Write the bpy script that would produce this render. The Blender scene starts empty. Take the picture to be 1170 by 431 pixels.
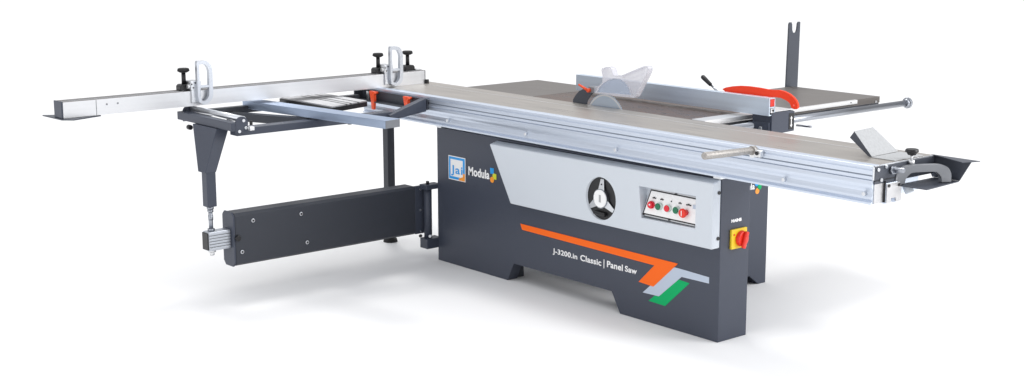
import bpy, bmesh, math, random
from mathutils import Vector, Matrix
random.seed(4)
scene = bpy.context.scene
COL = scene.collection
V = Vector

# ------------------------------------------------------------------ materials
def mat(name, color, rough=.5, metal=0., noise=None, bump=0., spec=.5, coat=0., rvar=0., scale=(1,1,1), nscale=60, cvar=0., detail=4):
    m = bpy.data.materials.new(name); m.use_nodes = True
    nt = m.node_tree; b = nt.nodes['Principled BSDF']
    b.inputs['Base Color'].default_value = (*color, 1)
    b.inputs['Roughness'].default_value = rough
    b.inputs['Metallic'].default_value = metal
    b.inputs['Specular IOR Level'].default_value = spec
    b.inputs['Coat Weight'].default_value = coat
    if bump or rvar or cvar:
        tc = nt.nodes.new('ShaderNodeTexCoord'); mp = nt.nodes.new('ShaderNodeMapping')
        mp.inputs['Scale'].default_value = scale
        nz = nt.nodes.new('ShaderNodeTexNoise'); nz.inputs['Scale'].default_value = nscale; nz.inputs['Detail'].default_value = detail
        nt.links.new(tc.outputs['Object'], mp.inputs['Vector']); nt.links.new(mp.outputs[0], nz.inputs['Vector'])
        if rvar:
            mr = nt.nodes.new('ShaderNodeMapRange'); mr.inputs[1].default_value = .3; mr.inputs[2].default_value = .7
            mr.inputs[3].default_value = max(.02, rough-rvar); mr.inputs[4].default_value = rough+rvar
            nt.links.new(nz.outputs[0], mr.inputs[0]); nt.links.new(mr.outputs[0], b.inputs['Roughness'])
        if cvar:
            mx = nt.nodes.new('ShaderNodeMix'); mx.data_type = 'RGBA'
            mx.inputs[6].default_value = (*[c*(1-cvar) for c in color], 1); mx.inputs[7].default_value = (*[min(1, c*(1+cvar)) for c in color], 1)
            mr2 = nt.nodes.new('ShaderNodeMapRange'); mr2.inputs[1].default_value = .3; mr2.inputs[2].default_value = .7
            nt.links.new(nz.outputs[0], mr2.inputs[0]); nt.links.new(mr2.outputs[0], mx.inputs[0]); nt.links.new(mx.outputs[2], b.inputs['Base Color'])
        if bump:
            bp = nt.nodes.new('ShaderNodeBump'); bp.inputs['Strength'].default_value = bump; bp.inputs['Distance'].default_value = .002
            nt.links.new(nz.outputs[0], bp.inputs['Height']); nt.links.new(bp.outputs[0], b.inputs['Normal'])
    return m

M = {}
M['floor'] = mat('studio_floor', (.88,.88,.88), .9, spec=.0)
M['char'] = mat('charcoal_powder_coat', (.051,.060,.086), .42, bump=.12, nscale=450, rvar=.04, spec=.45)
M['char2'] = mat('charcoal_frame_paint', (.042,.047,.060), .45, bump=.12, nscale=450, rvar=.05, spec=.45)
M['ripalu'] = mat('blue_tinted_fence_aluminium', (.68,.77,.88), .40, .85, nscale=60, scale=(.02,1,1), rvar=.05, cvar=.03, detail=2)
M['bladem'] = mat('saw_blade_steel', (.58,.67,.78), .3, .8)
M['flip'] = mat('cast_stop_aluminium', (.60,.63,.68), .40, .85)
M['slate'] = mat('slate_sheet_steel', (.062,.070,.090), .45, bump=.08, nscale=300, rvar=.05)
M['black'] = mat('black_plastic', (.012,.012,.014), .35, bump=.05, nscale=300)
M['rubber'] = mat('black_rubber', (.015,.015,.016), .7)
M['cover'] = mat('light_grey_enamel', (.63,.675,.73), .38, bump=.02, nscale=200, rvar=.04)
M['alu'] = mat('anodised_aluminium', (.66,.72,.82), .42, .85, nscale=60, scale=(.02,1,1), rvar=.05, cvar=.03, detail=2)
M['alu2'] = mat('mill_aluminium_beam', (.38,.46,.60), .42, .85, nscale=60, scale=(.05,1,1), rvar=.05, cvar=.05, detail=2)
M['alug'] = mat('grey_anodised_slats', (.58,.58,.59), .45, .8, nscale=60, scale=(.05,1,1), rvar=.05, cvar=.04, detail=2)
M['fencetop'] = mat('fence_tape_and_dark_reflection', (.13,.115,.105), .42, .6, nscale=60, scale=(1,.05,1), rvar=.05, cvar=.05, detail=2)  # dark tape on the fence top, plus dark grazing reflection painted in
M['joint'] = mat('bright_table_joint', (.85,.85,.85), .3, .6)
M['aluy'] = mat('anodised_aluminium_fence', (.70,.71,.73), .42, .9, nscale=60, scale=(1,.02,1), rvar=.05, cvar=.03, detail=2)
M['tabletop'] = mat('hard_anodised_table', (.465,.437,.405), .36, .75, bump=.02, nscale=70, scale=(.03,1,1), rvar=.09, cvar=.08, detail=5)
M['sidetop'] = mat('grey_table_plate', (.17,.155,.145), .40, .35, nscale=9, rvar=.05, cvar=.06)
M['iron'] = mat('brown_cast_iron', (.115,.076,.062), .35, .3, bump=.08, nscale=26, scale=(1,2.5,1), rvar=.12, cvar=.45, detail=10)
M['steel'] = mat('bright_steel', (.70,.72,.75), .32, .95)
M['chrome'] = mat('ground_steel_bar', (.36,.38,.42), .28, 1.)
M['galv'] = mat('zinc_plated_sheet', (.80,.81,.82), .40, .9, bump=.05, nscale=60, rvar=.06, cvar=.05)
M['shoe'] = mat('dull_zinc_sheet', (.46,.47,.48), .5, .35, bump=.05, nscale=90, cvar=.08)
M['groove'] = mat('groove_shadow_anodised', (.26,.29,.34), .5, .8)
M['white'] = mat('white_print', (.93,.93,.93), .45)
M['orange'] = mat('orange_vinyl', (1.0,.155,.012), .5, spec=.2)
M['ltblue'] = mat('pale_blue_vinyl', (.50,.57,.68), .4)
M['green'] = mat('green_vinyl', (.0,.42,.13), .5, spec=.2)
M['blue'] = mat('blue_print', (.01,.33,.80), .4)
M['yellow'] = mat('yellow_print', (.62,.66,.03), .4)
M['orange2'] = mat('amber_print', (.92,.33,.03), .4)
M['red'] = mat('red_plastic', (.80,.03,.014), .3, spec=.5)
M['redpush'] = mat('red_moulded_plastic', (1.0,.060,.016), .42, spec=.3, bump=.03, nscale=60)
M['redlever'] = mat('orange_red_lever_plastic', (.88,.09,.02), .35)
M['yplate'] = mat('yellow_plastic', (.86,.60,.02), .4)
M['btn_red'] = mat('red_button', (.72,.012,.03), .25)
M['btn_green'] = mat('green_button', (.0,.16,.07), .2)
M['clearlens'] = mat('clear_ring_plastic', (.6,.7,.65), .15)
M['handle'] = mat('grey_plastic_handle', (.21,.22,.24), .4, bump=.05, nscale=300)
M['ground'] = mat('sand_cast_steel', (.42,.40,.38), .5, .7, bump=.35, nscale=160, cvar=.2)
# clear plastic blade guard
g = bpy.data.materials.new('frosted_clear_polycarbonate'); g.use_nodes = True
nt = g.node_tree; b = nt.nodes['Principled BSDF']
b.inputs['Base Color'].default_value = (.86,.86,.92,1); b.inputs['Roughness'].default_value = .22
b.inputs['Transmission Weight'].default_value = .0; b.inputs['Alpha'].default_value = .30
tc = nt.nodes.new('ShaderNodeTexCoord'); nz = nt.nodes.new('ShaderNodeTexNoise'); nz.inputs['Scale'].default_value = 45
bp = nt.nodes.new('ShaderNodeBump'); bp.inputs['Strength'].default_value = .03; bp.inputs['Distance'].default_value = .004
nt.links.new(tc.outputs['Object'], nz.inputs['Vector']); nt.links.new(nz.outputs[0], bp.inputs['Height']); nt.links.new(bp.outputs[0], b.inputs['Normal'])
M['clear'] = g
g2 = g.copy(); g2.name = 'clear_moulded_rim'; g2.node_tree.nodes['Principled BSDF'].inputs['Alpha'].default_value = .55; M['clearrim'] = g2
g3 = g.copy(); g3.name = 'bluish_clear_window'; g3.node_tree.nodes['Principled BSDF'].inputs['Alpha'].default_value = .30
g3.node_tree.nodes['Principled BSDF'].inputs['Base Color'].default_value = (.55,.66,.82,1); M['clearwin'] = g3

# ------------------------------------------------------------------ mesh helpers
class MB:
    def __init__(s): s.bm = bmesh.new()
    def _bev(s, verts, w, seg=2):
        if w <= 0: return
        vs = set(verts); ed = [e for e in s.bm.edges if e.verts[0] in vs and e.verts[1] in vs]
        bmesh.ops.bevel(s.bm, geom=ed, offset=w, segments=seg, profile=.5, affect='EDGES', clamp_overlap=True)
    def box(s, lo, hi, bev=0., rot=None, piv=None):
        r = bmesh.ops.create_cube(s.bm, size=1); vs = r['verts']
        c = [(a+b)/2 for a, b in zip(lo, hi)]; d = [abs(b-a) for a, b in zip(lo, hi)]
        for v in vs:
            v.co = V((v.co.x*d[0]+c[0], v.co.y*d[1]+c[1], v.co.z*d[2]+c[2]))
        if rot is not None:
            p = V(piv if piv else c)
            for v in vs: v.co = rot @ (v.co-p) + p
        s._bev(vs, bev); return s
    def prism(s, pts, ext, bev=0.):
        e = V(ext); a = [s.bm.verts.new(V(p)) for p in pts]; b2 = [s.bm.verts.new(V(p)+e) for p in pts]
        n = len(pts)
        s.bm.faces.new(a); s.bm.faces.new(b2[::-1])
        for i in range(n): s.bm.faces.new((a[i], b2[i], b2[(i+1) % n], a[(i+1) % n]))
        s._bev(a+b2, bev); return s
    def cyl(s, p0, p1, r, r2=None, seg=24, bev=0.):
        p0, p1 = V(p0), V(p1); d = p1-p0; q = d.to_track_quat('Z', 'Y').to_matrix()
        r2 = r if r2 is None else r2
        A = []; B = []
        for i in range(seg):
            t = 2*math.pi*i/seg; o = V((math.cos(t), math.sin(t), 0))
            A.append(s.bm.verts.new(p0 + q @ (o*r))); B.append(s.bm.verts.new(p1 + q @ (o*r2)))
        fa = s.bm.faces.new(A[::-1]); fb = s.bm.faces.new(B)
        for i in range(seg):
            f = s.bm.faces.new((A[i], A[(i+1) % seg], B[(i+1) % seg], B[i])); f.smooth = True
        if bev: bmesh.ops.bevel(s.bm, geom=list(fa.edges)+list(fb.edges), offset=bev, segments=2, profile=.5, affect='EDGES')
        return s
    def ball(s, c, r, sc=(1,1,1)):
        res = bmesh.ops.create_uvsphere(s.bm, u_segments=20, v_segments=12, radius=r)
        for v in res['verts']: v.co = V((v.co.x*sc[0]+c[0], v.co.y*sc[1]+c[1], v.co.z*sc[2]+c[2]))
        for f in s.bm.faces:
            if all(v in res['verts'] for v in f.verts): f.smooth = True
        return s
    def ring(s, outer, inner, ext, bev=0.):
        """closed band between two outlines with the same number of points"""
        e = V(ext); n = len(outer)
        o = [s.bm.verts.new(V(p)) for p in outer]; i_ = [s.bm.verts.new(V(p)) for p in inner]
        o2 = [s.bm.verts.new(V(p)+e) for p in outer]; i2 = [s.bm.verts.new(V(p)+e) for p in inner]
        for k in range(n):
            j = (k+1) % n
            s.bm.faces.new((o[k], o[j], i_[j], i_[k])); s.bm.faces.new((o2[k], i2[k], i2[j], o2[j]))
            s.bm.faces.new((o[k], o2[k], o2[j], o[j])); s.bm.faces.new((i_[k], i_[j], i2[j], i2[k]))
        s._bev(o+i_+o2+i2, bev, 1); return s
    def tube(s, pts, r, seg=12):
        pts = [V(p) for p in pts]
        for a, b2 in zip(pts[:-1], pts[1:]): s.cyl(a, b2, r, seg=seg)
        for p in pts[1:-1]: s.ball(p, r)
        return s

def build(name, mb, m, parent=None, label=None, cut=None, smooth=False):
    bm = mb.bm
    bmesh.ops.recalc_face_normals(bm, faces=bm.faces[:])
    me = bpy.data.meshes.new(name); bm.to_mesh(me); bm.free()
    ms = m if isinstance(m, list) else [m]
    for x in ms: me.materials.append(x)
    o = bpy.data.objects.new(name, me); COL.objects.link(o)
    if cut:
        tmp = []
        for c in cut:
            bmesh.ops.recalc_face_normals(c.bm, faces=c.bm.faces[:])
            cm = bpy.data.meshes.new('cutter'); c.bm.to_mesh(cm); c.bm.free()
            co = bpy.data.objects.new('cutter', cm); COL.objects.link(co); tmp.append(co)
            md = o.modifiers.new('b', 'BOOLEAN'); md.object = co; md.operation = 'DIFFERENCE'; md.solver = 'EXACT'
        dg = bpy.context.evaluated_depsgraph_get(); dg.update()
        new = bpy.data.meshes.new_from_object(o.evaluated_get(dg)); new.name = name
        o.modifiers.clear(); o.data = new
        for co in tmp: bpy.data.objects.remove(co, do_unlink=True)
        me = new
    # origin at the piece's own centre
    xs = [v.co for v in me.vertices]
    c = V([(min(v[k] for v in xs)+max(v[k] for v in xs))/2 for k in range(3)])
    me.transform(Matrix.Translation(-c)); o.location = c
    if parent is not None:
        pl = world_loc(parent)
        o.location = c - pl; o.parent = parent
    if label: o['label'] = label
    return o
def world_loc(o):
    l = V(o.location); p = o.parent
    while p is not None: l += V(p.location); p = p.parent
    return l

def text(name, body, m, parent, x0, x1, z0, z1, y, weight=0., face='y', spacing=1., depth=.0006, label=None, serif=False):
    """lettering as thin solid letters fitted to a rectangle on a vertical face"""
    cu = bpy.data.curves.new(name, 'FONT'); cu.body = body; cu.size = 1; cu.extrude = .01; cu.offset = weight; cu.space_character = spacing
    t = bpy.data.objects.new(name, cu); COL.objects.link(t)
    dg = bpy.context.evaluated_depsgraph_get(); dg.update()
    me = bpy.data.meshes.new_from_object(t.evaluated_get(dg)); bpy.data.objects.remove(t, do_unlink=True)
    vs = me.vertices
    a0 = min(v.co.x for v in vs); a1 = max(v.co.x for v in vs); b0 = min(v.co.y for v in vs); b1 = max(v.co.y for v in vs)
    for v in vs:
        u = (v.co.x-a0)/(a1-a0); w = (v.co.y-b0)/(b1-b0); d = -v.co.z/.01*depth
        h = x0+(x1-x0)*u; k = z0+(z1-z0)*w
        v.co = V((h, y+d, k)) if face == 'y' else V((y-d, h, k))
    me.materials.clear(); me.materials.append(m)
    xs = [v.co.copy() for v in vs]
    c = V([(min(v[k] for v in xs)+max(v[k] for v in xs))/2 for k in range(3)])
    me.transform(Matrix.Translation(-c))
    o = bpy.data.objects.new(name, me); COL.objects.link(o); o.location = c - world_loc(parent); o.parent = parent
    if label: o['label'] = label
    return o

def XZ(pts, y): return [(p[0], y, p[1]) for p in pts]
def YZ(pts, x): return [(x, p[0], p[1]) for p in pts]
def XY(pts, z): return [(p[0], p[1], z) for p in pts]

# ------------------------------------------------------------------ setting
fl = MB(); fl.box((-60,-60,-.05), (60,60,0)); flo = build('floor', fl, M['floor'])
flo['kind'] = 'structure'

# ------------------------------------------------------------------ the saw
saw = bpy.data.objects.new('panel_saw', None); COL.objects.link(saw); saw.location = (0,0,0)
saw.empty_display_size = .3
saw['label'] = 'large charcoal and light grey sliding table panel saw standing on the white floor'
saw['category'] = 'panel saw'

# --- front cabinet
c = MB()
front = [(-2.208,0),(-1.567,0),(-1.513,.11),(-.729,.11),(-.669,0),(0,0),(0,.80),(-2.208,.80)]
c.prism(XZ(front, 0), (0,.206,0), .003)
hollow = MB(); hollow.box((-2.3,.070,-.05), (-1.10,.25,.111))
cab = build('cabinet', c, M['char'], saw, cut=[hollow])
# small foot flange behind left leg
f = MB(); f.prism([(-1.577,.0705,.004),(-1.52,.0705,.10),(-1.52,.078,.10),(-1.565,.12,.004)], (-.006,0,0)); build('foot_gusset', f, M['char2'], cab)
# decals
s = MB(); s.prism(XZ([(-1.453,.345),(-1.438,.313),(-.426,.302),(-.534,.197),(-.430,.192),(-.266,.341)], -.0024), (0,-.0006,0)); build('orange_stripe', s, M['orange'], cab)
s = MB(); s.prism(XZ([(-.310,.318),(-.262,.318),(-.252,.318),(-.062,.312),(-.062,.281),(-.241,.279),(-.392,.150),(-.505,.147)], -.0014), (0,-.0006,0)); build('pale_blue_stripe', s, M['ltblue'], cab)
s = MB(); s.prism(XZ([(-.280,.262),(-.189,.257),(-.349,.109),(-.464,.112)], -.0004), (0,-.0006,0)); build('green_stripe', s, M['green'], cab)
for wd, xa, xb, za, zb_ in (('J-3200.in',-1.186,-.992,.218,.255),('Classic',-.968,-.809,.226,.259),('|',-.791,-.786,.218,.265),('Panel',-.766,-.650,.229,.263),('Saw',-.634,-.549,.231,.262)):
    text('model_lettering', wd, M['white'], cab, xa, xb, za, zb_, -.0008, weight=.022, spacing=1.05)
# emblem: framed white square with letters
e = MB(); e.box((-2.098,-.0012,.506), (-1.940,-.0004,.646)); em = build('maker_emblem', e, M['white'], cab)
e = MB(); e.ring(XZ([(-2.093,.511),(-1.945,.511),(-1.945,.641),(-2.093,.641)], -.0014), XZ([(-2.079,.526),(-1.963,.526),(-1.963,.627),(-2.079,.627)], -.0014), (0,-.0006,0)); build('emblem_border', e, M['blue'], em)
e = MB(); e.prism(XZ([(-2.000,.510),(-1.944,.510),(-1.944,.553),(-1.962,.553),(-1.962,.533),(-2.000,.521)], -.0022), (0,-.0006,0)); build('emblem_corner', e, M['orange2'], em)
text('emblem_lettering', 'Jai', M['blue'], em, -2.072, -1.966, .530, .592, -.0024, weight=.012, spacing=1.12)
text('wordmark', 'Modula', M['white'], cab, -1.912, -1.722, .553, .604, -.0008, weight=.028, spacing=1.04)
p = MB(); p.prism(XZ([(-1.714,.589),(-1.684,.590),(-1.684,.622),(-1.716,.622)], -.0006), (0,-.0008,0), .0); build('blue_petal', p, M['blue'], cab)
p = MB(); p.prism(XZ([(-1.693,.560),(-1.660,.561),(-1.660,.592),(-1.683,.594),(-1.693,.586)], -.0016), (0,-.0006,0)); build('yellow_petal', p, M['yellow'], cab)
p = MB(); p.cyl((-1.697,-.0024,.556), (-1.697,-.0030,.556), .017); build('orange_petal', p, M['orange2'], cab)

# --- light grey control cover
D = .06
cv = MB()
cv.prism([(-1.652,-D,.772),(-1.471,-D,.461),(-.0,-D,.466),(-.0,-D,.785)], (0,D-.002,0), .007)
for v in cv.bm.verts:                       # sloping top lip
    if v.co.z > .76 and v.co.y > -.02: v.co.z += .012
cut = MB(); cut.cyl((-.757,-.2,.598), (-.757,-.040,.598), .111, seg=48)
cut2 = MB(); cut2.prism([(-.484,-.2,.703),(-.466,-.2,.546),(-.106,-.2,.552),(-.106,-.2,.708)], (0,.189,0))
cover = build('control_cover', cv, M['cover'], saw, cut=[cut, cut2])
for z in (.515,.735):
    s = MB(); s.cyl((-.0,-.018,z), (.004,-.018,z), .009, seg=14); build('screw', s, M['black'], cover)
# handwheel
h = MB(); h.cyl((-.757,-.0398,.598), (-.757,-.046,.598), .1095, seg=48)
hw = build('handwheel', h, M['black'], saw)
h = MB(); h.cyl((-.757,-.048,.598), (-.757,-.066,.598), .046, seg=36, bev=.004); build('hub', h, M['white'], hw)
h = MB(); h.ring([(-.757+.050*math.cos(t*math.pi/18),-.0475,.598+.050*math.sin(t*math.pi/18)) for t in range(36)], [(-.757+.0465*math.cos(t*math.pi/18),-.0475,.598+.0465*math.sin(t*math.pi/18)) for t in range(36)], (0,-.016,0)); build('hub_ring', h, M['chrome'], hw)
for ang in (88,212,328):
    a = math.radians(ang); d = V((math.cos(a),0,math.sin(a))); n = V((-math.sin(a),0,math.cos(a))); cc = V((-.757,0,.598))
    q = [cc+d*.040+n*.022+V((0,-.060,0)), cc+d*.101+n*.011+V((0,-.054,0)), cc+d*.101-n*.011+V((0,-.054,0)), cc+d*.040-n*.022+V((0,-.060,0))]
    s = MB(); s.prism(q, (0,.007,0), .002); build('spoke', s, M['steel'], hw)
s = MB(); s.cyl((-.808,-.056,.520), (-.725,-.056,.517), .011, bev=.005); build('grip', s, M['black'], hw)
s = MB(); s.cyl((-.757+.003,-.0565,.672), (-.757+.003,-.059,.672), .004, seg=12); build('spoke_bolt', s, M['black'], hw)
text('dial_marks', 'III', M['handle'], hw, -.762, -.750, .580, .618, -.0665)

# control panel (tilted plate in its recess)
def pp(u, w, off=0.):                        # panel coordinates -> world, top leans back
    a = V((-.472,-.044,.563)); b2 = V((-.108,-.044,.563)); t = V((-.440,-.018,.688))
    U = b2-a; W = t-a; W.x *= (1-u)**1.0
    nrm = V((0,-1,.2)).normalized()
    return a + U*u + W*w + nrm*off
s = MB(); s.prism([pp(-.02,-.05), pp(1,-.05), pp(1,1.05), pp(-.02,1.05)], (0,.006,0)); cp = build('control_panel', s, M['steel'], saw)
s = MB(); s.prism([pp(.0,.0,.0012), pp(1,.0,.0012), pp(1,1,.0012), pp(.0,1,.0012)], (0,-.0008,0)); build('panel_border', s, M['black'], cp)
s = MB(); s.prism([pp(.022,.05,.0026), pp(.985,.05,.0026), pp(.985,.95,.0026), pp(.022,.95,.0026)], (0,-.0008,0)); build('panel_face', s, M['white'], cp)
for k, (x, cm) in enumerate([(-.415,'btn_red'),(-.362,'btn_green'),(-.302,'btn_red'),(-.244,'btn_green')]):
    z = .617; y = -.033-.004
    s = MB(); s.cyl((x,y,z), (x,y-.012,z), .019, seg=20); bt = build('push_button', s, M['clearlens'] if k != 0 else M['btn_red'], cp)
    s = MB(); s.cyl((x,y-.0122,z), (x,y-.020,z), .0165, seg=20, bev=.003); build('button_cap', s, M[cm], bt)
    if k == 0:
        s = MB(); s.ball((x+.004,y-.022,z+.003), .0045); build('lamp_lens', s, M['white'], bt)
x, z, y = -.186, .614, -.037
s = MB(); s.cyl((x,y,z), (x,y-.022,z), .015, seg=20); es = build('emergency_stop', s, M['btn_red'], cp, label='large red mushroom stop button at the right end of the panel')
s = MB(); s.cyl((x,y-.022,z), (x,y-.034,z), .024, .021, seg=24, bev=.003); build('mushroom_cap', s, M['red'], es)
s = MB(); s.box((x-.002,y-.0365,z-.013), (x+.002,y-.0345,z+.013)); build('arrow_mark', s, M['white'], es)
for x, w in ((-.405,.024),(-.354,.022),(-.288,.012),(-.233,.020),(-.176,.034)):
    s = MB()
    for q in range(3 if w > .015 else 2):
        u0 = x-w/2+q*w/3
        s.box((u0,-.0325,.6475+.001*(q % 2)), (u0+w/3-.002,-.0305,.6535+(q == 1)*.003))
    build('button_caption', s, M['black'], cp)
for u in (.0,.5,1):
    for w in (0,1):
        if u == .5 or w == 0:
            a = pp(min(max(u,.02),.98), w, .003); s = MB(); s.cyl(a, a+V((0,-.003,0)), .005, seg=10); build('panel_screw', s, M['black'], cp)
s = MB(); a = pp(.93,.62,.0036); s.box((a.x-.018,a.y-.0006,a.z-.014), (a.x+.012,a.y,a.z+.016)); build('panel_emblem', s, M['ltblue'], cp)

# --- main switch on the cabinet end
s = MB(); s.box((.0005,.066,.450), (.014,.176,.546), .003); sw = build('main_switch', s, M['yplate'], saw, label='yellow square plate with red rotary switch knob on the cabinet end')
s = MB(); s.cyl((.014,.131,.497), (.034,.131,.497), .040, .036, seg=32, bev=.004); kn = build('rotary_knob', s, M['red'], sw)
s = MB(); s.box((.034,.120,.452), (.050,.142,.535), .005, rot=Matrix.Rotation(math.radians(-18),3,'X')); build('knob_handle', s, M['red'], kn)
s = MB(); s.cyl((.0142,.082,.520), (.0155,.082,.520), .005, seg=12); build('red_dot', s, M['red'], sw)
text('switch_lettering', 'MAINS', M['white'], sw, .074, .147, .578, .594, .0012, weight=.06, face='x')

# --- rear cabinet
c = MB()
c.prism(YZ([(.50,.80),(.50,0),(.58,0),(.72,.06),(.93,.06),(1.005,0),(1.065,0),(1.065,.80)], -.60), (-.012,0,0), .002)
c.box((-1.75,.50,.06), (-.6125,1.064,.80)); c.box((-1.75,1.0,0), (-.6125,1.064,.0599)); 
rc = build('rear_cabinet', c, M['char'], saw)
text('wordmark', 'Modula', M['white'], rc, .80, .948, .543, .578, -.5992, weight=.02, face='x')
for nm, a, zz, mm in (('blue_petal',.966,.574,'blue'),('green_petal',.990,.552,'green'),('orange_petal',.972,.530,'orange2')):
    s = MB(); s.cyl((-.5998,a,zz), (-.5990,a,zz), .017, seg=10); build(nm, s, M[mm], rc)

# --- base rail of the sliding table
XL, XR = -2.87, .885
lo_prof = [(-.057,.9244),(-.062,.922),(-.064,.905),(-.0615,.893),(-.056,.882),(-.0535,.872),(-.056,.862),(-.060,.852),(-.061,.842),(-.057,.836),(-.056,.833),(-.066,.829),(-.066,.8205),(-.030,.8205),(-.030,.832),(-.045,.836),(-.045,.9244)]
r_ = MB(); r_.prism([(XL,a,z) for a, z in lo_prof], (XR-XL,0,0))
r_.box((XL+.02,.015,.815), (XR+.015,.125,.905), .004)
r_.box((XL+.02,-.044,.86), (XR-.03,.0145,.90)); r_.box((XL+.02,.1255,.83), (XR-.04,.33,.90))
cutn = MB(); cutn.box((XL-.1,.052,.80), (XR+.1,.082,.838))
rail = build('base_rail', r_, M['alu'], saw, cut=[cutn])
for x in (-2.02,-1.338,-.649,.418,.848):
    s = MB(); s.cyl((x,-.056,.8625), (x,-.070,.8625), .0095, seg=14, bev=.002); build('rail_bolt', s, M['steel'], rail)
s = MB(); s.box((XR-.002,-.050,.822), (XR+.004,.013,.915)); build('rail_end_plate', s, M['alug'], rail)
s = MB(); s.prism(YZ([(.018,.818),(.049,.818),(.049,.838),(.085,.838),(.085,.818),(.122,.818),(.122,.902),(.018,.902)], XR+.0152), (.004,0,0), .001); build('rail_end_shade_face', s, M['alug'], rail)  # added facing: greyer colour tones down the lamp-lit block end
s = MB(); s.box((XR+.0005,-.052,.9195), (XR+.009,.20,.9225)); s.box((XR+.0045,.0132,.822), (XR+.0145,.0146,.915)); build('end_gap', s, M['black'], rail)
for a, z in ((.03,.893),(.10,.890)):
    s = MB(); s.cyl((XR+.019,a,z), (XR+.023,a,z), .007, seg=8); build('block_bolt', s, M['black'], rail)
for x in (-2.17,-.02):
    s = MB(); s.box((x-.015,-.02,.8005), (x+.03,.03,.8195)); build('levelling_pad', s, M['steel'], rail)

# --- sliding carriage
up = [(-.046,.925),(-.060,.925),(-.062,.928),(-.062,.9405),(-.0575,.9415),(-.0575,.9455),(-.062,.9465),(-.062,.9655),(-.0585,.9668),(-.0585,.9700),(-.062,.972),(-.062,.984),(-.060,.9855),(-.018,.9855),(-.018,.9838),(-.0155,.9838),(-.0155,.9855),(.262,.9855),(.262,.9825),(.268,.9825),(.268,.9855),(.376,.9855),(.378,.984),(.378,.925)]
t = MB(); t.prism([(XL,a,z) for a, z in up], (XR-XL,0,0))
st = build('sliding_table', t, [M['alu'], M['tabletop'], M['groove']], saw)
for pgn in st.data.polygons:
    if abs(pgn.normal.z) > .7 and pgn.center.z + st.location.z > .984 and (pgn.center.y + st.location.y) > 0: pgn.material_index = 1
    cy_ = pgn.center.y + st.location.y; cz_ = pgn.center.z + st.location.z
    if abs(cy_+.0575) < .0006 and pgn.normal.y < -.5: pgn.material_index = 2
for yj, wj in ((.2625,.005),(-.0178,.0025)):
    s = MB(); s.box((XL+.001,yj,.9856), (XR-.001,yj+wj,.9864)); build('table_joint', s, M['joint'], st)
s = MB(); s.box((XR,-.052,.906), (XR+.006,.372,.9815), .001); ep = build('table_end_plate', s, M['slate'], st)
for a, z in ((-.035,.968),(-.012,.922),(.10,.915),(.02,.975),(.16,.918)):
    s = MB(); s.cyl((XR+.006,a,z), (XR+.013,a,z), .008, seg=8); build('end_bolt', s, M['steel'], ep)
s = MB(); s.box((XR-.001,-.060,.9815), (XR+.004,.375,.9852)); s.box((XR-.001,-.0612,.924), (XR+.004,-.053,.985)); build('end_trim', s, M['steel'], ep)
s = MB(); s.cyl((XR+.006,.060,.955), (XR+.070,.060,.962), .012, seg=20, bev=.003); s.cyl((XR+.006,.060,.955), (XR+.024,.060,.957), .018, seg=6); build('locking_bolt', s, M['chrome'], ep)
s = MB(); s.cyl((XR+.010,.17,.878), (XR+.03,.17,.845), .02, seg=16, bev=.004); build('plastic_foot', s, M['cover'], rail)

# --- push rod handle on the carriage
s = MB(); s.cyl((.25,-.405,.985), (.25,-.075,.974), .0165, seg=24, bev=.004); s.cyl((.25,-.09,.9745), (.25,-.068,.974), .021, seg=20)
hr = build('push_rod', s, M['ground'], saw, label='pale round rod handle sticking out of the table side')
s = MB(); s.box((.262,-.088,.948), (.300,-.063,.980), .003); s.cyl((.25,-.085,.960), (.25,-.063,.960), .020, seg=6); build('rod_bracket', s, M['galv'], hr)
s = MB(); s.cyl((.282,-.089,.966), (.282,-.094,.966), .009, seg=6); build('bracket_nut', s, M['black'], hr)

# --- end tray with carrying handle
T = .004
s = MB()
s.prism([(.892,.10,.887),(1.036,.112,.887),(1.016,.378,.887),(.892,.378,.887)], (0,0,-T))
s.prism([(.830,.380,.983),(.880,.380,.887),(1.016,.380,.887),(1.070,.380,.978),(1.068,.380,.983)], (0,T,0))
s.prism([(.872,.3795,.9838),(1.112,.3795,.9838),(1.078,.296,.9838)], (0,0,.003))
tr = build('end_tray', s, M['slate'], saw, label='dark folded sheet tray on the near end of the table')
def arch(cx, cy, w, h, z0, th, n=10):
    pts = []
    for k in range(n+1):
        a = math.pi - math.pi*k/n
        sx = math.copysign(abs(math.cos(a))**.42, math.cos(a)); sz = abs(math.sin(a))**.62
        pts.append((cx+sx*w/2, z0+sz*h))
    return pts
oo = arch(0,0,.262,.080,.889,0,20); ii = arch(0,0,.170,.050,.889,0,20)
hc, hd = V((.955,.205,0)), V((.46,.888,0)); hn = V((-hd.y,hd.x,0))
s = MB(); s.prism([hc+hd*a+V((0,0,z)) for a, z in oo+ii[::-1]], hn*.030, .004); build('carry_handle', s, M['handle'], tr)
s = MB(); s.cyl((.900,.19,.985), (.900,.19,1.010), .007, seg=12); s.cyl((.900,.19,.965), (.900,.19,.985), .015, seg=6)
kb = build('knob_stud', s, M['galv'], tr)
s = MB(); s.cyl((.900,.19,1.008), (.900,.19,1.020), .017, .024, seg=24); s.cyl((.900,.19,1.020), (.900,.19,1.034), .031, .027, seg=8, bev=.003); build('clamp_knob', s, M['black'], kb)

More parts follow.
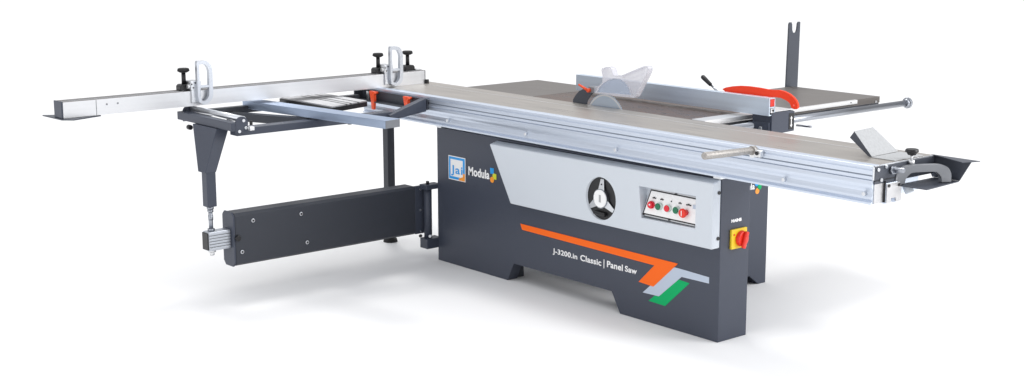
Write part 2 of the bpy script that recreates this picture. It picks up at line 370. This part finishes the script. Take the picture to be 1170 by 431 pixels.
# --- tilted clamping shoe
A0, A1 = V((.656,.11,1.090)), V((.6471,.2581,1.0925)); B0, B1 = V((.754,.11,.990)), V((.745,.315,.990))
s = MB(); nrm = (A0-B0).cross(A1-B0).normalized()
s.prism([A0, A1, B1, B0], nrm*(-.004 if nrm.z > 0 else .004))
s.prism([(.654,.112,1.086),(.633,.112,1.059),(.735,.112,.988),(.752,.112,.988)], (0,.004,0))
s.prism([(.646,.253,1.087),(.624,.253,1.058),(.726,.306,.988),(.743,.310,.988)], (0,-.004,0))
sh = build('clamping_shoe', s, [M['shoe'], M['slate']], saw, label='tilted zinc plated wedge shoe on the table end')
for pgn in sh.data.polygons:
    if pgn.center.y + sh.location.y < .117 and abs(pgn.normal.y) > .8: pgn.material_index = 1
s = MB(); s.prism(XY([(.757,.105),(.751,.318),(.874,.318),(.874,.105)], .9862), (0,0,.003)); build('shoe_base', s, M['shoe'], sh)

# --- saw table (cast iron), side tables
s = MB(); s.box((-1.80,.392,.945), (-.565,.952,.983), .002)
cutb = MB(); cutb.box((-1.46,.391,.9), (-.98,.3965,1.0))
mt = build('saw_table', s, M['iron'], saw, label='brown cast iron table behind the blade')
s = MB(); s.box((-2.412,.382,.947), (-1.802,.960,.984), .002); build('side_table', s, M['sidetop'], saw, label='grey side table at the far left of the blade')
s = MB(); s.box((-1.135,.954,.948), (-.492,1.900,.984), .002); xt = build('extension_table', s, M['sidetop'], saw, label='grey extension table at the right of the fence')
s = MB(); s.box((-.52,1.0,.93), (-.496,1.895,.947)); build('table_skirt', s, M['char2'], xt)
# scale extrusion along the table edge
s = MB(); s.box((-.5635,.395,.962), (-.470,.953,.985), .001); s.box((-.4905,.9535,.964), (-.470,1.66,.9856), .001)
sc_ = build('scale_rail', s, M['joint'], saw)
s = MB(); s.box((-.4695,.40,.930), (-.450,.94,.9615), .001); build('scale_rail_slot', s, M['black'], sc_)
s = MB(); s.cyl((-.4895,1.60,.975), (-.4685,1.60,.975), .004, seg=10); build('rail_screw', s, M['black'], sc_)
# guide bar
s = MB(); s.cyl((-.425,.42,.937), (-.425,2.055,.937), .0180, seg=28); gb = build('guide_bar', s, M['chrome'], saw, label='long round steel bar carrying the rip fence')
s = MB(); s.cyl((-.425,2.050,.937), (-.425,2.066,.937), .020, .031, seg=28); s.cyl((-.425,2.066,.937), (-.425,2.084,.937), .032, seg=28, bev=.004); build('end_flange', s, M['chrome'], gb)
for a in (1.10,1.45,1.80):
    s = MB(); s.cyl((-.491,a,.935), (-.435,a,.925), .008, seg=12); s.cyl((-.470,a,.931), (-.455,a,.929), .014, seg=6); build('bar_mount', s, M['galv'], gb)
s = MB(); s.cyl((-.4919,1.858,.957), (-.484,1.858,.957), .006, seg=10); build('bar_bolt', s, M['galv'], gb)

# --- rip fence and its carriage
s = MB(); 
s.box((-1.760,.690,.9995), (-.302,.697,1.0925), .001); s.box((-1.760,.697,.9995), (-.302,.7095,1.006), .001)
s.box((-1.760,.697,1.040), (-.302,.738,1.046)); s.box((-1.760,.732,1.0005), (-.302,.738,1.0915), .001); s.box((-1.760,.697,1.0865), (-.302,.732,1.0915)); s.box((-1.760,.712,1.0062), (-.302,.738,1.0125))
rf = build('rip_fence', s, M['ripalu'], saw, label='tall pale aluminium rip fence across the table')
s = MB(); s.box((-.312,.6985,1.0475), (-.3005,.7310,1.0855), .001); build('fence_end_insert', s, M['red'], rf)
s = MB(); s.box((-.312,.705,1.014), (-.3025,.728,1.037)); fk = build('fence_clamp_core', s, M['galv'], rf)
s = MB(); s.cyl((-.3024,.722,1.026), (-.299,.722,1.026), .006, seg=12); build('clamp_screw', s, M['black'], fk)
s = MB(); s.prism(YZ([(.712,.90),(.895,.905),(.895,1.008),(.880,1.014),(.712,1.016)], -.30), (-.13,0,0), .003)
s.prism(XZ([(-.50,.955),(-.31,.965),(-.31,.895),(-.44,.895),(-.50,.92)], .7005), (0,.0110,0), .001)
fc = build('fence_carriage', s, M['char'], saw, label='dark box carriage holding the rip fence on its bar')
s = MB(); s.box((-.435,.744,1.0165), (-.305,.885,1.0205), .001); build('carriage_top', s, M['galv'], fc)
s = MB(); s.cyl((-.358,.700,.930), (-.358,.690,.930), .011, seg=16, bev=.002); build('carriage_bolt', s, M['steel'], fc)
s = MB(); s.box((-.2998,.848,.916), (-.2985,.888,1.000)); sp = build('position_plate', s, M['black'], fc)
s = MB(); s.box((-.2984,.864,.940), (-.2978,.870,.972)); s.prism(YZ([(.858,.972),(.876,.972),(.867,.986)], -.2984), (.0006,0,0)); s.prism(YZ([(.858,.940),(.876,.940),(.867,.926)], -.2984), (.0006,0,0)); build('arrow_mark', s, M['white'], sp)
s = MB(); s.cyl((-.40,1.04,.908), (-.275,1.005,.918), .006, seg=12); s.cyl((-.43,.90,.925), (-.43,.94,.925), .027, seg=20); build('locking_pin', s, M['chrome'], fc)
s = MB(); s.cyl((-.75,.84,1.045), (-.853,.848,1.105), .0055, seg=14); s.cyl((-.72,.80,1.020), (-.75,.842,1.047), .012, seg=12); lv = build('clamp_lever', s, M['chrome'], rf)
s = MB(); s.cyl((-.845,.848,1.100), (-.905,.850,1.137), .010, .013, seg=20, bev=.003); s.ball((-.905,.850,1.137), .0128); build('lever_grip', s, M['black'], lv)

# --- fork post on the extension table
s = MB()
fork = [(1.850,.900),(1.961,.900),(1.968,1.371),(1.962,1.373),(1.950,1.373),(1.942,1.362),(1.940,1.325),(1.932,1.309),(1.916,1.303),(1.900,1.310),(1.892,1.325),(1.891,1.362),(1.884,1.373),(1.868,1.373),(1.862,1.362)]
s.prism(YZ(fork, -1.139), (-.010,0,0), .0015); build('fork_post', s, M['slate'], saw, label='tall dark flat bar with a forked top behind the table')

# --- blade, riving knife, guard
cx_, cz_, R_ = -1.190, .905, .153
s = MB()
NT = 72; pts = []
for k in range(NT):
    a = 2*math.pi*k/NT
    pts.append((cx_+R_*math.cos(a), cz_+R_*math.sin(a))); a2 = a+math.radians(3.4)
    pts.append((cx_+(R_-.0055)*math.cos(a2), cz_+(R_-.0055)*math.sin(a2)))
s.prism(XZ(pts, .3845), (0,.003,0)); 
bl = build('saw_blade', s, M['bladem'], saw)
s = MB(); s.ring([(cx_+.1465*math.cos(t*math.pi/36),.3835,cz_+.1465*math.sin(t*math.pi/36)) for t in range(72)], [(cx_+.139*math.cos(t*math.pi/36),.3835,cz_+.139*math.sin(t*math.pi/36)) for t in range(72)], (0,.0009,0)); build('tooth_rim', s, M['joint'], bl)
s = MB(); s.cyl((cx_,.384,cz_), (cx_,.380,cz_), .05, seg=24); build('blade_flange', s, M['galv'], bl)
s = MB(); kp = [(-1.455,.960),(-1.452,1.000),(-1.436,1.022),(-1.403,1.052),(-1.367,1.068),(-1.330,1.068),(-1.282,1.058),(-1.310,1.035),(-1.336,1.005),(-1.345,.960)]
s.prism(XZ(kp, .3835), (0,.005,0), .001); rk = build('riving_knife', s, M['slate'], saw)
GP = [(-1.290,1.056),(-1.272,1.086),(-1.222,1.100),(-1.200,1.118),(-1.198,1.149),(-1.208,1.186),(-1.200,1.198),(-1.169,1.206),(-1.140,1.207),(-1.128,1.196),(-1.112,1.165),(-1.063,1.166),(-.885,1.234),(-.860,1.233),(-.853,1.222),(-.862,1.196),(-.946,1.066),(-.958,1.058),(-1.099,1.054)]
cen = (-1.06,1.12)
def shr(P, k): return [(cen[0]+(a-cen[0])*k, cen[1]+(z-cen[1])*k) for a, z in P]
def inset(P, d):
    n = len(P); out = []
    for i in range(n):
        p0, p1, p2 = V((*P[i-1],0)), V((*P[i],0)), V((*P[(i+1) % n],0))
        t1 = (p1-p0).normalized(); t2 = (p2-p1).normalized(); tt = (t1+t2).normalized(); nn = V((tt.y,-tt.x,0)); out.append((p1.x+nn.x*d, p1.y+nn.y*d))
    return out
s = MB(); s.prism(XZ(GP, .366), (0,.0025,0)); s.prism(XZ(GP, .402), (0,.0025,0))
gd = build('blade_guard', s, M['clear'], saw, label='clear plastic hood over the saw blade')
s = MB(); s.ring(XZ(GP, .3690), XZ(inset(GP, .005), .3690), (0,.0325,0)); build('guard_rim', s, M['clearrim'], gd)
arc = [(-1.245,1.060),(-1.228,1.088),(-1.195,1.117),(-1.150,1.140),(-1.100,1.152),(-1.050,1.152),(-1.010,1.136),(-.980,1.108),(-.965,1.070)]
s = MB(); s.ring(XZ(arc, .3605), XZ(shr(arc, .93), .3605), (0,.005,0)); build('window_rim', s, M['clearrim'], gd)
s = MB(); s.prism(XZ(shr(arc,.945), .3640), (0,.0015,0)); build('guard_window', s, M['clearwin'], gd)
s = MB()
for i in range(6):                       # shallow moulded ridges fanning across the nose of the hood
    pa = V((-1.040+i*.010,.3625,1.160-i*.014)); pb = V((-.880-i*.006,.3625,1.222-i*.027))
    s.prism([pa, pb, pb+V((.001,0,-.005)), pa+V((.001,0,-.005))], (0,.003,0))
build('guard_ribs', s, M['clear'], gd)
s = MB(); s.box((-1.305,.362,1.055), (-1.262,.402,1.088), .003); gm = build('guard_mount', s, M['handle'], gd)
s = MB(); s.cyl((-1.368,.350,1.094), (-1.298,.350,1.070), .0055, .008, seg=12); s.cyl((-1.293,.364,1.068), (-1.293,.344,1.068), .011, seg=14, bev=.003); build('guard_lever', s, M['redlever'], gm, label='small orange red lever')

# --- swing arm
s = MB()
s.prism([(-2.282,-1.305,.170),(-2.282,-1.305,.432),(-2.296,-1.305,.446),(-2.382,-1.305,.446),(-2.395,-1.305,.432),(-2.395,-1.305,.170),(-2.382,-1.305,.157),(-2.296,-1.305,.157)], (0,1.195,0), .001)
sa = build('swing_arm', s, M['char2'], saw, label='long dark box beam swinging out from the cabinet')
s = MB()
s.prism([(-2.279,-1.3075,.176),(-2.279,-1.3075,.430),(-2.300,-1.3075,.452),(-2.378,-1.3075,.452),(-2.399,-1.3075,.430),(-2.399,-1.3075,.176),(-2.378,-1.3075,.152),(-2.300,-1.3075,.152)], (0,-.010,0), .002); build('arm_end_plate', s, M['char'], sa)
s = MB(); s.cyl((-2.280,-1.297,.312), (-2.262,-1.297,.312), .016, seg=18, bev=.003); build('arm_plug', s, M['black'], sa)
for a, z in ((-1.197,.395),(-.894,.390),(-.860,.223),(-1.270,.232)):
    s = MB(); s.cyl((-2.2815,a,z), (-2.276,a,z), .011, seg=18, bev=.002); bo = build('arm_bolt', s, M['steel'], sa)
    s = MB(); s.cyl((-2.2759,a,z), (-2.2752,a,z), .0065, seg=6); build('bolt_socket', s, M['black'], bo)
# hinge
s = MB(); s.box((-2.300,-.1095,.158), (-2.2815,-.035,.446), .002)
hg = build('arm_hinge', s, M['char'], saw)
s = MB(); s.cyl((-2.245,-.045,.120), (-2.245,-.045,.452), .024, seg=20); build('hinge_tube', s, M['char'], hg)
for z0, z1 in ((.430,.458),(.075,.135)):
    s = MB(); s.box((-2.280,-.080,z0), (-2.2085,.030,z1), .003); build('hinge_bracket', s, M['char'], hg)
s = MB(); s.cyl((-2.245,-.045,.458), (-2.245,-.045,.476), .010, seg=10); build('hinge_pin', s, M['black'], hg)
for a, x in ((-.085,-2.262),(-.045,-2.219)):
    s = MB(); s.cyl((x,a,.150), (x+.006,a-.012,.150), .009, seg=10); build('hinge_screw', s, M['black' if a < -.06 else 'steel'], hg)
for z in (.425,.30,.17):
    s = MB(); s.cyl((-2.2814,-.072,z), (-2.278,-.072,z), .007, seg=10); build('hinge_rivet', s, M['steel'], hg)

# --- telescopic post and end block
BX = -2.345
s = MB(); s.box((BX-.030,-1.449,.255), (BX+.033,-1.3185,.358), .003)
for k in range(6): s.box((BX+.0331,-1.447,.262+k*.0158), (BX+.0360,-1.320,.2725+k*.0158), .0008)
eb = build('post_block', s, M['flip'], saw, label='ribbed aluminium block at the free end of the swing arm')
s = MB()
for k in range(5): s.box((BX+.0331,-1.4465,.2732+k*.0158), (BX+.0337,-1.3205,.2773+k*.0158))
build('block_groove_shade', s, M['handle'], eb)  # dark strips paint in the shade between the ribs
s = MB(); s.box((BX-.029,-1.4555,.260), (BX+.032,-1.4495,.353), .002); build('block_cap', s, M['black'], eb)
s = MB(); s.cyl((BX,-1.415,.361), (BX,-1.415,.480), .0115, seg=20); s.cyl((BX,-1.415,.359), (BX,-1.415,.372), .019, seg=6); s.cyl((BX,-1.415,.418), (BX,-1.415,.445), .0135, seg=20); s.cyl((BX,-1.415,.478), (BX,-1.415,.492), .019, seg=20); s.cyl((BX,-1.415,.462), (BX,-1.415,.474), .016, seg=6)
build('threaded_rod', s, M['chrome'], eb)
s = MB(); s.cyl((BX,-1.415,.243), (BX,-1.415,.2545), .020, seg=6); s.cyl((BX,-1.415,.225), (BX,-1.415,.243), .012, seg=16); build('lock_nut', s, M['galv'], eb)
s = MB(); s.box((BX-.029,-1.443,.492), (BX+.026,-1.388,.70), .003); pt = build('telescopic_post', s, M['char'], saw)
s = MB()
tp = [(-2.600,-1.365,.904),(-2.335,-1.365,.904),(-2.335,-1.290,.904),(-2.600,-1.290,.904)]; bt_ = [(-2.425,-1.440,.690),(-2.345,-1.440,.690),(-2.345,-1.375,.690),(-2.425,-1.375,.690)]
for q_ in range(4):
    bt_[q_] = (bt_[q_][0]+.030, bt_[q_][1]-.012, bt_[q_][2]-.012)
va = [s.bm.verts.new(p_) for p_ in tp]; vb = [s.bm.verts.new(p_) for p_ in bt_]
s.bm.faces.new(va); s.bm.faces.new(vb[::-1])
for i in range(4): s.bm.faces.new((va[i], vb[i], vb[(i+1)%4], va[(i+1)%4]))
s._bev(va+vb, .003); build('post_head', s, M['char'], pt)
s = MB(); s.cyl((-2.64,-1.37,.882), (-2.61,-1.37,.882), .014, seg=14, bev=.003); build('post_knob', s, M['black'], pt)

# --- outrigger frame
s = MB()
s.box((-2.800,-1.352,.905), (-2.197,-1.305,.950), .003)            # front rail
fr = build('outrigger_frame', s, M['char'], saw, label='dark tubular crosscut frame beside the table')
s = MB(); s.box((-2.300,-1.3045,.872), (-2.225,-.30,.912), .003); build('frame_bar', s, M['char'], fr)
s = MB(); s.prism(YZ([(-.34,.898),(-.095,.972),(-.083,.972),(-.083,.898),(-.30,.872)], -2.195), (-.045,0,0), .002); build('frame_gusset', s, M['char'], fr)
s = MB(); s.box((-2.860,-1.3045,.900), (-2.815,-.125,.940), .003); build('frame_bar', s, M['char2'], fr)
s = MB(); d0, d1 = V((-2.815,-1.02,.915)), V((-2.305,-.80,.915)); dd = (d1-d0).normalized(); nn = V((-dd.y,dd.x,0))
s.prism([d0-nn*.028, d1-nn*.028, d1+nn*.028, d0+nn*.028], (0,0,-.045), .002); build('cross_brace', s, M['char2'], fr)
s = MB(); s.box((-2.865,-.124,.905), (-2.245,-.070,.911)); s.box((-2.865,-.078,.905), (-2.197,-.070,.968), .001); s.box((-2.872,-.130,.905), (-2.862,-.070,.968)); build('mounting_channel', s, M['char2'], fr)
s = MB(); s.box((-2.790,-.094,.905), (-2.765,-.079,.962), .001); build('channel_pin', s, M['steel'], fr)
s = MB(); s.box((-2.285,-.092,.930), (-2.235,-.079,.952), .002); build('channel_pin', s, M['steel'], fr)
for x in (-2.685,-2.340):
    s = MB(); s.prism(XZ([(x-.028,.974),(x+.018,.974),(x+.028,.962),(x+.016,.950),(x+.020,.905),(x+.014,.862),(x-.008,.862),(x-.008,.915),(x-.018,.950),(x-.028,.962)], -.108), (0,-.018,0), .003); s.cyl((x-.004,-.082,.960), (x-.004,-.13,.960), .010, seg=12)
    build('clamp_lever', s, M['redlever'], fr, label='orange red clamping lever')
s = MB(); s.cyl((-2.765,-1.275,.962), (-2.205,-1.275,.962), .0165, seg=24); build('support_roller', s, M['steel'], fr)
for x in (-2.2045,-2.788):
    s = MB(); s.cyl((x,-1.290,.942), (x+.010,-1.290,.942), .037, seg=28); s.box((x+.0004,-1.326,.893), (x+.0096,-1.254,.942), .001); pe = build('roller_bracket', s, M['char'], fr)
    if x > -2.3:
        for a, z in ((-1.280,.957),(-1.268,.918),(-1.307,.902)):
            q = MB(); q.cyl((x+.010,a,z), (x+.0135,a,z), .0085, seg=14); q2 = build('bracket_bolt', q, M['steel'], pe)
s = MB(); s.box((-2.188,-1.262,.905), (-2.160,-1.235,.925), .002); build('frame_stop', s, M['galv'], fr)
s = MB(); s.cyl((-2.52,-1.05,.86), (-2.52,-1.05,.90), .009, seg=10); build('frame_screw', s, M['black'], fr)
# slotted aluminium table on the frame
s = MB()
y0, y1 = -.630, -.335
prof = []
xx = y0
def slx(y): return -2.345-(y-y0)/(y1-y0)*.09
for ya, yb in ((y0,y0+.112),(y0+.128,y0+.152),(y0+.168,y0+.214),(y0+.230,y1)):
    s.prism([(-2.900,ya,.952),(slx(ya),ya,.952),(slx(yb),yb,.952),(-2.900,yb,.952)], (0,0,.0072))
ex = build('slotted_table', s, M['alug'], fr, label='small slotted aluminium table between the frame bars')
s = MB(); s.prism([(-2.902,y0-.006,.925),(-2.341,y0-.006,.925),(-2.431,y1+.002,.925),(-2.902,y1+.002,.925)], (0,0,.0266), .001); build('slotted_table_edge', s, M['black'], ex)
# long adjustable aluminium beam, swung a few degrees
b0, b1 = V((-2.867,-.903,0)), V((-1.660,-.751,0)); bd = (b1-b0).normalized(); bnn = V((-bd.y,bd.x,0))
def bq(w0, w1, e0=0., e1=0.): return [b0+bnn*w0-bd*e0, b1+bnn*w0+bd*e1, b1+bnn*w1+bd*e1, b0+bnn*w1-bd*e0]
s = MB(); s.prism([V((p_.x,p_.y,.921)) for p_ in bq(0,.104)], (0,0,.044), .0015); bm_ = build('support_beam', s, M['alu2'], saw, label='long aluminium support beam lying across the dark frame')
s = MB(); s.prism([V((p_.x,p_.y,.9225)) for p_ in [b1+bnn*.003+bd*.0002, b1+bnn*.101+bd*.0002, b1+bnn*.101+bd*.004, b1+bnn*.003+bd*.004]], (0,0,.041)); build('beam_end_cap', s, M['handle'], bm_)
s = MB(); a_ = b1-bd*.35+bnn*.06; s.cyl((a_.x,a_.y,.905), (a_.x,a_.y,.921), .012, seg=14); build('beam_foot', s, M['black'], bm_)

# --- crosscut fence
FX = -2.72
s = MB()
fp = [(0,.982),(0,1.0655),(-.003,1.0675),(-.012,1.0675),(-.012,1.064),(-.030,1.064),(-.030,1.0675),(-.052,1.0675),(-.052,1.063),(-.062,1.063),(-.062,1.0675),(-.092,1.0675),(-.094,1.0655),(-.094,.982)]
s.prism([(FX+a,-2.036,z) for a, z in fp], (0,2.334,0))
cf = build('crosscut_fence', s, [M['aluy'], M['groove'], M['fencetop']], saw, label='long bright crosscut fence reaching out over the frame')
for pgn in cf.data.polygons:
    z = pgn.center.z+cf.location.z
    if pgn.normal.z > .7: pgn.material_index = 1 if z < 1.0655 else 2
s = MB(); s.box((FX-.095,-2.046,.981), (FX+.001,-2.0365,1.069), .002); build('fence_end_cap', s, M['char'], cf)
s = MB(); s.box((FX-.090,.2985,.984), (FX+.0,.304,1.066), .001); s.box((FX+.0005,.298,.984), (FX+.018,.318,1.010), .002); build('fence_tail_cap', s, M['black'], cf)
s = MB(); s.prism(XY([(-2.935,-2.062),(-2.704,-2.054),(-2.660,-2.005),(-2.722,-1.83),(-2.79,-1.84)], .9805), (0,0,-.006), .001); build('outer_shoe', s, M['slate'], cf)
s = MB(); s.box((FX+.0002,-1.856,.984), (FX+.0012,-1.853,1.064)); build('scale_joint', s, M['handle'], cf)
for a in (-1.796,-1.734):
    s = MB(); s.cyl((FX,a,1.036), (FX+.002,a,1.036), .005, seg=12); build('fence_rivet', s, M['handle'], cf)
# measuring tape on the fence top: fine ticks
s = MB()
for k in range(0, 150):
    yy = -2.02+k*.0152
    s.box((FX-.0112,yy,1.0676), (FX-.0045 if k % 5 else FX-.0035,yy+.0018,1.0679))
build('scale_ticks', s, M['black'], cf)

def knob_clamp(y, parent, big=True):
    s = MB(); s.prism([(FX-.075,y-.036,1.0685),(FX-.075,y+.036,1.0685),(FX-.075,y+.036,1.092),(FX-.075,y+.026,1.103),(FX-.075,y-.026,1.103),(FX-.075,y-.036,1.092)], (.055,0,0), .004)
    o = build('stop_clamp', s, M['black'], parent)
    s = MB(); s.cyl((FX-.048,y,1.103), (FX-.048,y,1.168), .0125, .0115, seg=18); build('knob_stem', s, M['black'], o)
    s = MB(); s.cyl((FX-.048,y,1.166), (FX-.048,y,1.174), .020, .034, seg=24); s.cyl((FX-.048,y,1.174), (FX-.048,y,1.190), .0345, .030, seg=12, bev=.004); build('star_knob', s, M['rubber'], o)
    return o
def flip_stop(y, parent):
    # hinged D-shaped stop blade hanging over the fence face
    X1 = FX+.012
    out = []; inn = []
    yl, yr, zb, zt = y, y+.094, .990, 1.232
    w = .014; 
    for k in range(9):      # top arc
        a = math.pi/2*k/8; out.append((yr-.055+.055*math.sin(a)**.9 if k else yl+.02, zt-.062*(1-math.cos(a)))); inn.append((yr-.055-.002+(.055-.020)*math.sin(a)**.9 if k else yl+w+.004, zt-.020-.050*(1-math.cos(a))))
    for k in range(9):      # bottom arc
        a = math.pi/2*k/8; out.append((yr-.060+.060*math.cos(a), zb+.055*(1-math.sin(a)))); inn.append((yr-.060-.002+(.060-.022)*math.cos(a), zb+.018+.045*(1-math.sin(a))))
    out += [(yl+.006, zb+.014), (yl, zb+.05), (yl, zt-.012), (yl+.004, zt)]
    inn += [(yl+w+.004, zb+.030), (yl+w, zb+.06), (yl+w, zt-.035), (yl+w, zt-.024)]
    s = MB(); s.ring(YZ(out, X1), YZ(inn, X1), (.022,0,0), .0); 
    s.box((X1+.001,yl+w-.002,1.082), (X1+.020,yr-.018,1.096), .001)
    o = build('flip_stop', s, M['flip'], parent)
    s = MB(); s.box((FX-.075,y-.030,1.0685), (FX+.0115,y+.034,1.120), .004); s.box((FX+.001,y-.026,1.0), (FX+.0115,y+.03,1.072), .003); st_ = build('stop_body', s, M['steel'], o)
    for a, z in ((-.012,1.104),(.010,1.110),(-.002,1.084)):
        q = MB(); q.cyl((FX+.0116,y+a-.012,z), (FX+.0136,y+a-.012,z), .0045, seg=10); build('stop_screw', q, M['black'], o)
    s = MB(); s.cyl((FX+.0005,y-.03,1.092), (FX+.0005,y-.045,1.092), .012, seg=16); build('pivot', s, M['galv'], o)
    return o
knob_clamp(-1.319, cf); flip_stop(-1.279, cf)
knob_clamp(-.018, cf); flip_stop(.016, cf)
k3 = knob_clamp(.203, cf)
s = MB(); s.box((FX-.06,.245,1.0685), (FX-.02,.29,1.078), .002); build('end_slider', s, M['galv'], cf)

# --- support leg under the table
s = MB(); s.box((-2.815,.038,.03), (-2.762,.090,.802), .003); lg = build('support_leg', s, M['char2'], saw)
s = MB(); s.cyl((-2.788,.064,.0), (-2.788,.064,.022), .046, .040, seg=28, bev=.003); s.cyl((-2.788,.064,.022), (-2.788,.064,.032), .012, seg=12); build('levelling_foot', s, M['rubber'], lg)

# ------------------------------------------------------------------ push stick
s = MB()
PS = [(-.682,1.100),(-.655,1.111),(-.611,1.121),(-.560,1.128),(-.500,1.131),(-.430,1.130),(-.363,1.126),(-.335,1.127),(-.298,1.130),(-.262,1.127),(-.229,1.117),(-.203,1.103),(-.183,1.086),(-.172,1.065),(-.172,1.050),(-.182,1.042),(-.196,1.041),(-.212,1.046),(-.216,1.056),(-.222,1.070),(-.241,1.081),(-.256,1.086),(-.270,1.087),(-.285,1.093),(-.300,1.090),(-.316,1.093),(-.334,1.090),(-.402,1.082),(-.405,1.024),(-.640,1.024),(-.640,1.080)]
PS = [(a, max(z, 1.0235)) for a, z in PS]
s.prism(XZ(PS, .755), (0,.014,0), .0015)
ch = MB(); ch.cyl((-.199,.70,1.060), (-.199,.80,1.060), .0075, seg=14)
ps = build('push_stick', s, M['redpush'], cut=[ch])
ps['label'] = 'bright red curved push stick leaning behind the rip fence end'; ps['category'] = 'push stick'

# ------------------------------------------------------------------ light
w = bpy.data.worlds.new('World'); scene.world = w; w.use_nodes = True
nt = w.node_tree; bg = nt.nodes['Background']
tc = nt.nodes.new('ShaderNodeTexCoord'); sx = nt.nodes.new('ShaderNodeSeparateXYZ'); cr = nt.nodes.new('ShaderNodeValToRGB')
nt.links.new(tc.outputs['Generated'], sx.inputs[0]); nt.links.new(sx.outputs['Z'], cr.inputs[0]); nt.links.new(cr.outputs[0], bg.inputs['Color'])
cr.color_ramp.elements[0].position = 0.0; cr.color_ramp.elements[0].color = (.62,.60,.585,1)
cr.color_ramp.elements[1].position = 1.0; cr.color_ramp.elements[1].color = (1.40,1.41,1.44,1)
e_ = cr.color_ramp.elements.new(.35); e_.color = (.70,.71,.74,1)
e_ = cr.color_ramp.elements.new(.70); e_.color = (1.22,1.23,1.26,1)
bg.inputs['Strength'].default_value = .87
def area(name, loc, tgt, sx_, sy_, power, col=(1,1,1)):
    l = bpy.data.lights.new(name, 'AREA'); l.shape = 'RECTANGLE'; l.size = sx_; l.size_y = sy_; l.energy = power; l.color = col
    o = bpy.data.objects.new(name, l); COL.objects.link(o); o.location = loc
    o.rotation_euler = (V(tgt)-V(loc)).to_track_quat('-Z', 'Y').to_euler(); return o
sl = bpy.data.lights.new('overhead_key', 'SUN'); sl.energy = .92; sl.angle = math.radians(14); sl.color = (1,.99,.97)
so = bpy.data.objects.new('overhead_key', sl); COL.objects.link(so); so.location = (-2,1,5)
so.rotation_euler = V((.50,-.25,-1.0)).to_track_quat('-Z', 'Y').to_euler()
area('side_softbox', (5.5,3.2,2.6), (-.2,.3,.5), 3.0, 2.5, 125)
area('rear_floor_fill', (3.6,3.0,3.6), (1.0,1.6,0), 2.5, 2.5, 90)  # added lamp, lightens the floor shadow on the right
area('front_fill', (-1.0,-7.0,2.4), (-1.0,0,.5), 5.0, 2.5, 52)  # added lamp, brightens the front faces of the machine

# ------------------------------------------------------------------ camera
cd = bpy.data.cameras.new('camera'); cam = bpy.data.objects.new('camera', cd); COL.objects.link(cam)
cd.sensor_width = 36; cd.lens = 36*1641/1170; cd.clip_end = 500; cd.clip_start = .1
yaw, pit, rol = math.radians(49.885), math.radians(10.897), math.radians(-.11)
fw = V((-math.sin(yaw)*math.cos(pit), math.cos(yaw)*math.cos(pit), -math.sin(pit))); rt = V((math.cos(yaw), math.sin(yaw), 0)); upv = rt.cross(fw)
rt, upv = rt*math.cos(rol)+upv*math.sin(rol), upv*math.cos(rol)-rt*math.sin(rol)
mw = Matrix((rt, upv, -fw)).transposed().to_4x4(); mw.translation = V((4.429,-5.018,2.03)); cam.matrix_world = mw
scene.camera = cam
vs = scene.view_settings; vs.view_transform = 'Standard'; vs.look = 'None'; vs.exposure = 0; vs.gamma = 1
